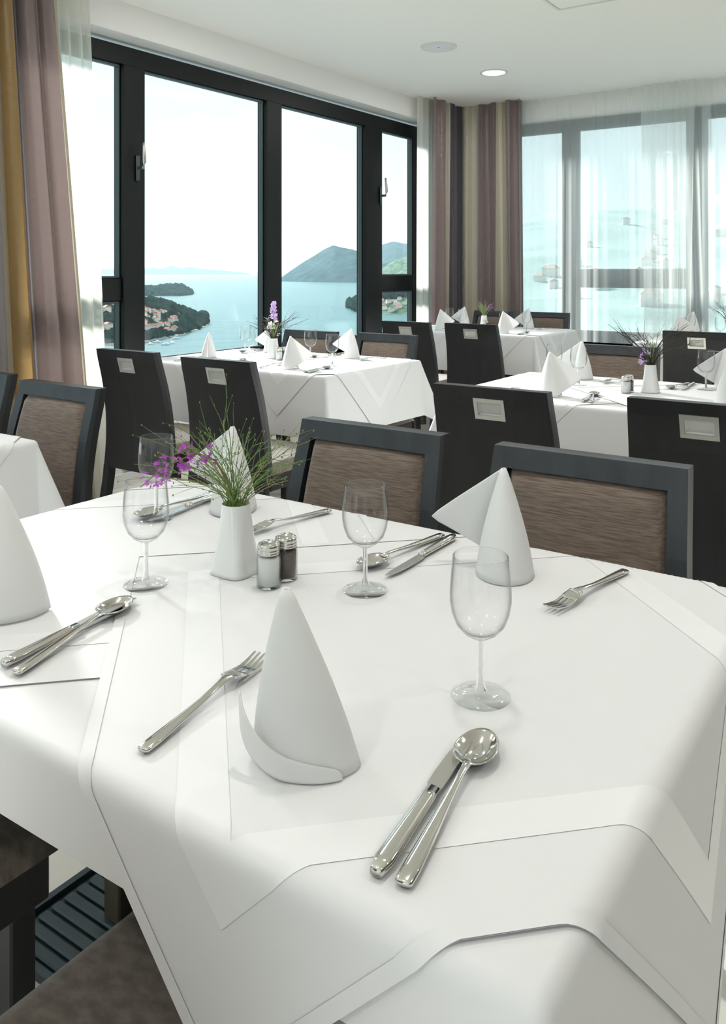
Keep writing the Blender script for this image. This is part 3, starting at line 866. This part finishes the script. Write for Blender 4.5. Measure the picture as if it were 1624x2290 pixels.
def bouquet(label, loc, seed, twigs, tw_mat, len_rng, lean_rng, curl, rad, kind, rz=0):
    rnd = random.Random(seed)
    r = thing('flower_vase', label, 'vase', loc, rz)
    vase_part(r)
    for k in range(twigs):
        L = rnd.uniform(*len_rng); az = rnd.uniform(0, 2*PI)
        mt = rnd.choice(tw_mat)
        obj('twig', twig_mesh(rnd, L, rnd.uniform(*lean_rng), az, curl*rnd.uniform(.4, 1.3), rad*rnd.uniform(.8, 1.2), mt != 'twig_dark'), mt, r)
    if kind == 'orchid' or kind == 'orchid_small':
        # arching sprig leaning towards the sea side and the camera end of the table
        s = 1.0 if kind == 'orchid' else .7
        D = Vector((-.90, -.44, 0)) if kind == 'orchid' else Vector((.8, .5, 0))
        pts = [Vector((0, 0, .095)), D*.012+Vector((0, 0, .135)), D*.032*s+Vector((0, 0, .165)), D*.062*s+Vector((0, 0, .175)), D*.095*s+Vector((0, 0, .160)), D*.125*s+Vector((0, 0, .142)), D*.150*s+Vector((0, 0, .120))]
        fs = obj('flower_stem', MB().tube(pts, [.0022, .002, .0018, .0016, .0013, .001, .0007], 6), 'orchid_stem', r, True)
        me = [blossom_mesh(rnd, .0088).mesh('blossom') for _ in range(4)]
        for m_ in me: m_.materials.append(M['orchid'])
        for k in range(44 if kind == 'orchid' else 16):
            t_ = rnd.uniform(2.2, 6.0); i = min(int(t_), 5); q = pts[i].lerp(pts[i+1], t_-i)
            q = q+Vector((rnd.uniform(-.015, .015), rnd.uniform(-.015, .015), rnd.uniform(-.024, .016)))*(.5+.12*t_)
            b_ = obj('blossom', me[k % 4], 'orchid', r); b_.location = q
            b_.rotation_euler = (rnd.uniform(-1.2, 1.2), rnd.uniform(-1.2, 1.2), rnd.uniform(0, 6)); b_.scale = (rnd.uniform(.55, 1.0),)*3
    if kind == 'hyacinth':
        pts = [Vector((0, 0, .09)), Vector((.004, .002, .15)), Vector((.002, 0, .20)), Vector((0, -.002, .285))]
        obj('flower_stem', MB().tube(pts, [.004, .0036, .003, .0018], 6), 'leaf_green', r, True)
        me = [blossom_mesh(rnd, .014).mesh('blossom') for _ in range(3)]
        for m_ in me: m_.materials.append(M['hyacinth'])
        for k in range(30):
            z = .20+.088*k/30; a = k*2.4; rr = .011*(1-.55*(k/30)**2)
            b_ = obj('blossom', me[k % 3], 'hyacinth', r); b_.location = (rr*1.15*math.cos(a), rr*1.15*math.sin(a), z)
            b_.rotation_euler = (rnd.uniform(-.5, .5), rnd.uniform(.6, 1.6), a); b_.scale = (rnd.uniform(.55, .95),)*3
        mw = [blossom_mesh(rnd, .017).mesh('white_blossom') for _ in range(2)]
        for m_ in mw: m_.materials.append(M['petal_white'])
        for k in range(16):
            b_ = obj('white_blossom', mw[k % 2], 'petal_white', r)
            b_.location = (rnd.uniform(-.035, .012), rnd.uniform(-.03, .02), rnd.uniform(.115, .19)); b_.rotation_euler = (rnd.uniform(-1, 1), rnd.uniform(-1, 1), rnd.uniform(0, 6))
        for k in range(6):
            a = k*1.05; tip = Vector((.03*math.cos(a), .03*math.sin(a), rnd.uniform(.16, .2)))
            obj('leaf', MB().tube([(0, 0, .09), tuple(tip*.5+Vector((0, 0, .06))), tuple(tip)], [.003, .0045, .0008], 5), 'leaf_green', r, True)
    if kind == 'violet':
        for k in range(3):
            x = -.008+.008*k
            obj('flower_stem', MB().tube([(x*.5, 0, .09), (x, .002, .13), (x*1.6, .004, .185)], [.0028, .0026, .002], 6), 'leaf_green', r, True)
        me = [blossom_mesh(rnd, .012).mesh('blossom') for _ in range(3)]
        for m_ in me: m_.materials.append(M['hyacinth'])
        for k in range(12):
            b_ = obj('blossom', me[k % 3], 'hyacinth', r); b_.location = (rnd.uniform(-.034, -.008), rnd.uniform(-.02, .01), rnd.uniform(.105, .155)); b_.rotation_euler = (rnd.uniform(-1, 1), rnd.uniform(-1, 1), rnd.uniform(0, 6))
    return r

# ------------------------------------------------------------------ the place settings
SET = {  # napkin, wing turn, glass, fork(h, tip), knife(h, tip), spoon(h, tip)
    'A': ((.298, -.280), (.397, -.091), ((.184, -.368), (.152, -.160)), ((.452, -.376), (.425, -.161)), ((.474, -.373), (.437, -.156))),
    'B': ((-.235, -.245), (-.141, -.075), ((-.375, -.365), (-.395, -.155)), ((-.080, -.338), (-.109, -.124)), ((-.051, -.341), (-.106, -.141))),
    'C': ((.262, .258), (.131, .084), ((.413, .365), (.377, .168)), ((.125, .358), (.131, .142)), ((.104, .356), (.081, .146))),
    'D': ((-.304, .278), (-.376, .155), ((-.140, .371), (-.182, .172)), ((-.391, .345), (-.366, .135)), ((-.408, .340), (-.398, .130))),
}
def setting(key, s, place_txt, nap=NAP_C, wing=0.0, nscale=1.0, cutlery=('fork', 'knife', 'spoon'), dn=(0, 0), dg=(0, 0)):
    cx, cy, _ = TABLES[key]
    n_, g, f, k, p = SET[s]
    place(nap, 'white standing cone napkin, '+place_txt, (cx+n_[0]+dn[0], cy+n_[1]+dn[1], ITEM_Z), wing, None, nscale)
    place(GL, 'empty clear wine glass, '+place_txt, (cx+g[0]+dg[0], cy+g[1]+dg[1], ITEM_Z))
    if 'fork' in cutlery: lay(FK, 'steel table fork, '+place_txt, cx, cy, *f)
    if 'knife' in cutlery: lay(KN, 'steel table knife, '+place_txt, cx, cy, *k)
    if 'spoon' in cutlery: lay(SPN, 'steel table spoon, '+place_txt, cx, cy, *p)
R_ = math.radians
setting('main', 'A', 'orchid table, by the hanging overlay corner', NAP_A, R_(15), dn=(.012, .002))
setting('main', 'B', 'orchid table, where the two overlay hems cross', NAP_B, R_(40), 1.05)
setting('main', 'C', 'orchid table, before the chair without flowers in front', NAP_C, R_(120))
setting('main', 'D', 'orchid table, behind the vase of green twigs', NAP_C, R_(120))
setting('sea', 'A', 'sea-window table, end away from the glass, black chair side', NAP_C, R_(-45), .95)
setting('sea', 'B', 'sea-window table, between the two black chairs', NAP_B, R_(-60), .82, dn=(-.14, .12))
setting('sea', 'C', 'sea-window table, before the brown chair near the mullion', NAP_C, R_(120), .97)
setting('sea', 'D', 'sea-window table, behind the hyacinth vase', NAP_C, R_(120), .9)
setting('twig', 'A', 'twig table, before the chair in front of the twig vase', NAP_B, R_(120), 1.0, dn=(.06, .09))
setting('twig', 'B', 'twig table, before the black chair next to the orchid table', NAP_C, R_(-45), 1.0, dg=(-.10, .14))
setting('twig', 'C', 'twig table, far side beside the vase', NAP_C, R_(120), 1.0, dg=(.07, .13))
setting('twig', 'D', 'twig table, behind the shakers next to the corner table', NAP_C, R_(120), 1.0)
setting('corner', 'A', 'corner table, sheer curtain end, black chair side', NAP_C, R_(-45), 1.0)
setting('corner', 'B', 'corner table, between the two black chairs', NAP_C, R_(-60), 1.0)
setting('corner', 'C', 'corner table, before the dark framed chair at the sheer', NAP_C, R_(120), 1.0)
setting('corner', 'D', 'corner table, in front of the dark slate drape', NAP_C, R_(120), 1.0)
setting('back', 'B', 'rear table, just over the black chair top', NAP_C, R_(-45), 1.0, (), dn=(-.17, .2))
setting('back', 'D', 'rear table, next to the gathered sheer folds', NAP_C, R_(120), 1.05, (), dn=(-.1, .08))
for key, ds, txt in (('main', (.008, .020), 'orchid table'), ('twig', (-.022, -.045), 'twig table'), ('sea', (.02, -.03), 'sea-window table'), ('corner', (.0, .02), 'corner table')):
    cx, cy, _ = TABLES[key]
    place(SALT, 'glass salt shaker with steel cap beside the vase on the '+txt, (cx+ds[0], cy+ds[1], ITEM_Z))
    place(PEP, 'glass pepper shaker with steel cap and dark contents on the '+txt, (cx+ds[0], cy+ds[1]+.038, ITEM_Z))
def vpos(key, dx, dy): return (TABLES[key][0]+dx, TABLES[key][1]+dy, ITEM_Z)
bouquet('white flared ceramic vase with wiry green twigs and a purple orchid sprig', vpos('main', -.071, .037), 21, 56, ['twig_green', 'twig_green', 'twig_olive'], (.09, .20), (.2, 1.7), 1.6, .00085, 'orchid')
bouquet('white vase with purple hyacinth, white blossoms and dark twigs by the sea window', vpos('sea', -.06, .02), 33, 34, ['twig_dark'], (.10, .20), (.4, 1.5), 1.2, .0016, 'hyacinth')
bouquet('white vase with dark curling twigs and violet blossoms among black chairs', vpos('twig', .046, .029), 45, 28, ['twig_dark'], (.12, .23), (.2, 1.3), 1.6, .0017, 'violet')
bouquet('white vase with pale green sprigs and magenta flowers before the corner drapes', vpos('corner', -.02, .06), 57, 26, ['twig_olive', 'leaf_green'], (.07, .14), (.1, .9), .7, .0016, 'orchid_small')
bouquet('white vase with wild dark twigs on the rear table by the sheer', vpos('back', -.10, .05), 61, 26, ['twig_dark'], (.12, .26), (.2, 1.2), 1.2, .0014, 'violet')

# ------------------------------------------------------------------ the bay outside
SEA = -95.0
FW = Vector((-math.sin(R_(34.3)), math.cos(R_(34.3)), 0)); RT = Vector((math.cos(R_(34.3)), math.sin(R_(34.3)), 0))
def at(b, d): return FW*d+RT*((b-812)/1880*d)         # b: bearing, d: distance in metres
def interp(tab, x):
    if x <= tab[0][0]: return tab[0][1]
    for (a, p), (c, q) in zip(tab, tab[1:]):
        if x <= c: return p+(q-p)*(x-a)/(c-a)
    return tab[-1][1]
sea_o = struct('sea', MB().box(-90000, 60000, 150, 90000, SEA-1, SEA).box(-90000, -150, -60000, 150, SEA-1, SEA), 'sea_water', 'calm teal sea of the bay')
class Land:
    # radial strip of land: shore distance, ridge distance and ridge height by bearing
    def __init__(s, shore, ridge_y, ratio=1.22, back=1.6, rough=.12, nscale=.01):
        s.shore, s.ridge_y, s.ratio, s.back, s.rough, s.ns = shore, ridge_y, ratio, back, rough, nscale
    def pt(s, b, t):
        d0 = interp(s.shore, b); dr = d0*s.ratio; db = d0*s.back
        H = EYE-SEA-(interp(s.ridge_y, b)-605)/1880*dr
        if t <= 1: d = d0+(dr-d0)*t; h = H*t**.8
        else: d = dr+(db-dr)*(t-1); h = H*max(0, 1-(t-1)**1.5)
        p = at(b, d)
        h *= 1+s.rough*2*noise.noise(Vector((p.x*s.ns, p.y*s.ns, 3.1)))
        return Vector((p.x, p.y, SEA-1+max(0, h)))
    def build(s, name, b0, b1, nu, nv, material, label):
        o = obj(name, MB().grid(lambda u, v: s.pt(b0+(b1-b0)*u, 2*v), nu, nv), material, None, True)
        return tag(o, label, None, None, 'structure')
pen = Land([(60, 1060), (250, 1090), (320, 1125), (400, 1245), (440, 1360), (466, 1500)],
           [(60, 640), (180, 655), (250, 664), (320, 670), (370, 682), (420, 698), (450, 714), (466, 730)], 1.25, 1.55, .10, .012)
pen.build('peninsula', 60, 466, 70, 24, 'forest_near', 'wooded peninsula with red-roofed houses running into the bay')
isl = Land([(150, 3000), (320, 3150), (400, 3150), (430, 3300)], [(150, 640), (240, 640), (320, 645), (350, 646), (385, 642), (405, 643), (420, 650), (430, 659)], 1.10, 1.3, .08, .006)
isl.build('islet', 150, 430, 60, 14, 'forest_near', 'low dark wooded islet beyond the peninsula')
far = Land([(60, 20000), (560, 20000)], [(60, 600), (240, 601), (300, 603), (345, 597), (362, 601), (385, 591), (402, 598), (428, 595), (450, 600), (500, 604), (545, 609), (560, 611)], 1.08, 1.2, .05, .0004)
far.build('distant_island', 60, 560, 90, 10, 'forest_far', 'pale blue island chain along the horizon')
mtn = Land([(610, 8200), (625, 7400), (700, 6900), (820, 6600), (1050, 6300)], [(610, 632), (625, 624), (650, 606), (675, 589), (705, 570), (725, 556), (745, 546), (765, 551), (790, 556), (812, 566), (850, 590), (900, 585), (960, 570), (1050, 565)], 1.12, 1.35, .06, .0012)
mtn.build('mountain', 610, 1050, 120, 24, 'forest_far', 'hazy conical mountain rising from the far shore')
mt2 = Land([(740, 11000), (1100, 10000)], [(740, 606), (790, 560), (840, 552), (860, 546), (880, 541), (905, 547), (940, 545), (1000, 520), (1100, 500)], 1.15, 1.35, .04, .0008)
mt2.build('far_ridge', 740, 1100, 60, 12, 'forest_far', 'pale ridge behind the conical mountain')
mt3 = Land([(800, 4700), (1100, 4300)], [(800, 640), (835, 612), (870, 590), (900, 577), (930, 566), (1000, 545), (1100, 520)], 1.2, 1.5, .06, .002)
mt3.build('coastal_ridge', 800, 1100, 60, 16, 'hillside', 'green coastal ridge sloping down behind the window transom')
hd = Land([(780, 2150), (800, 1950), (840, 1850), (915, 1820), (1100, 1700)], [(780, 683), (795, 676), (815, 664), (840, 655), (900, 640), (1000, 620), (1100, 600)], 1.2, 1.5, .08, .008)
hd.build('headland', 780, 1100, 60, 18, 'hillside', 'green headland with scattered houses across the inlet')

class Hill:
    def __init__(s, rows): s.rows = rows                      # (distance, level-by-bearing)
    def pt(s, b, t):
        k = t*(len(s.rows)-1); i = min(int(k), len(s.rows)-2); f = k-i
        (d0, l0), (d1, l1) = s.rows[i], s.rows[i+1]
        z0 = EYE-(interp(l0, b)-605)/1880*d0; z1 = EYE-(interp(l1, b)-605)/1880*d1
        d = d0+(d1-d0)*f; p = at(b, d)
        return Vector((p.x, p.y, z0+(z1-z0)*f+6*noise.noise(Vector((p.x*.012, p.y*.012, 8)))))
hill = Hill([(230, [(960, 960), (1100, 860), (2000, 830)]), (480, [(960, 790), (1100, 730), (2000, 700)]), (900, [(960, 700), (1060, 640), (1150, 610), (2000, 560)]),
             (1500, [(960, 670), (1040, 560), (1120, 505), (1180, 490), (1240, 476), (1330, 465), (1420, 464), (1480, 474), (1550, 462), (1600, 436), (1650, 418), (2000, 360)]),
             (1900, [(960, 680), (1100, 570), (2000, 500)])])
o = obj('hillside', MB().grid(lambda u, v: hill.pt(960+1040*u, v), 90, 40), 'hazed_slope', None, True)
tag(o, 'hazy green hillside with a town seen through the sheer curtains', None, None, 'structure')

def house_proto(roof):
    r = thing('house', '', 'house')
    obj('walls', MB().box(-6, 6, -4.5, 4.5, -6, 6.5), 'house_wall', r)
    obj('roof', MB().add([(-6.6, -5.1, 6.4), (6.6, -5.1, 6.4), (6.6, 5.1, 6.4), (-6.6, 5.1, 6.4), (-3.2, 0, 9.2), (3.2, 0, 9.2)], [(0, 1, 5, 4), (2, 3, 4, 5), (1, 2, 5), (3, 0, 4), (3, 2, 1, 0)]), roof, r)
    return r
HS, HS2 = house_proto('house_roof'), house_proto('hazed_roof')
rnd = random.Random(5)
occupied = []
def houses(land, n, b0, b1, t0, t1, label, group, smin, smax, gap, proto):
    made = 0; tries = 0
    while made < n and tries < 4000:
        tries += 1
        p = land.pt(rnd.uniform(b0, b1), rnd.uniform(t0, t1))
        if any((p-q).length < gap for q in occupied): continue
        occupied.append(p); made += 1
        place(proto, label, p, rnd.uniform(0, PI), group, rnd.uniform(smin, smax))
houses(pen, 50, 200, 395, .12, .72, 'white house with red tiled roof on the wooded peninsula', 'houses on the peninsula', .6, 1.05, 17, HS)
houses(hd, 14, 845, 930, .05, .5, 'small pale house on the headland across the inlet', 'houses on the headland', .8, 1.2, 30, HS)
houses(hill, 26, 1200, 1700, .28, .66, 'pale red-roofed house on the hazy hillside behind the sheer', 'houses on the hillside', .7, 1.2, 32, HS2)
# woods on the peninsula and the islet: nobody could count them
def woods(name, land, n, b0, b1, t0, t1, r0, r1, label, avoid, material='tree'):
    mb = MB()
    for _ in range(n):
        p = land.pt(rnd.uniform(b0, b1), rnd.uniform(t0, t1))
        if any((p-q).length < avoid for q in occupied): continue
        r = rnd.uniform(r0, r1)
        mb.blob((p.x, p.y, p.z+r*.5), r, r, r*rnd.uniform(.8, 1.3), 6, 4)
    tag(obj(name, mb, material, None, True), label, 'trees', None, 'stuff')
woods('peninsula_woods', pen, 3800, 60, 463, .03, 1.15, 3.0, 7.0, 'dense dark trees covering the peninsula', 15)
woods('islet_woods', isl, 1200, 150, 429, .1, 1.2, 6, 12, 'dark trees covering the low islet', 0)
woods('headland_woods', hd, 1500, 781, 940, .03, 1.1, 6, 13, 'green trees covering the headland', 30)
rocks = MB()
for k in range(90):
    b_ = rnd.uniform(200, 470); p = pen.pt(b_, 0.0)
    rocks.blob((p.x, p.y, SEA), rnd.uniform(3, 8), rnd.uniform(3, 8), rnd.uniform(1, 2.4), 6, 4)
tag(obj('shore_rocks', rocks, 'rock'), 'pale rocks along the waterline of the peninsula', 'rocks', None, 'stuff')
bt = thing('motor_boat', '', 'boat')
obj('hull', MB().add([(-5, -1.4, 0), (3, -1.4, 0), (6, 0, .4), (3, 1.4, 0), (-5, 1.4, 0), (-5, -1.7, 1.6), (3.4, -1.7, 1.7), (7, 0, 2), (3.4, 1.7, 1.7), (-5, 1.7, 1.6)],
    [(4, 3, 2, 1, 0), (5, 6, 7, 8, 9), (0, 1, 6, 5), (1, 2, 7, 6), (2, 3, 8, 7), (3, 4, 9, 8), (4, 0, 5, 9)]), 'boat', bt)
obj('cabin', MB().box(-2, 1.6, -1.0, 1.0, 1.6, 3.0), 'boat', bt)
for b_, d in ((352, 1120), (371, 1085), (385, 1110), (336, 1150-60), (392, 1180)):
    p = at(b_, d); place(bt, 'small white boat moored off the peninsula shore', (p.x, p.y, SEA), rnd.uniform(0, 6), 'boats off the peninsula')

# sea haze: one even volume of thin haze over the bay
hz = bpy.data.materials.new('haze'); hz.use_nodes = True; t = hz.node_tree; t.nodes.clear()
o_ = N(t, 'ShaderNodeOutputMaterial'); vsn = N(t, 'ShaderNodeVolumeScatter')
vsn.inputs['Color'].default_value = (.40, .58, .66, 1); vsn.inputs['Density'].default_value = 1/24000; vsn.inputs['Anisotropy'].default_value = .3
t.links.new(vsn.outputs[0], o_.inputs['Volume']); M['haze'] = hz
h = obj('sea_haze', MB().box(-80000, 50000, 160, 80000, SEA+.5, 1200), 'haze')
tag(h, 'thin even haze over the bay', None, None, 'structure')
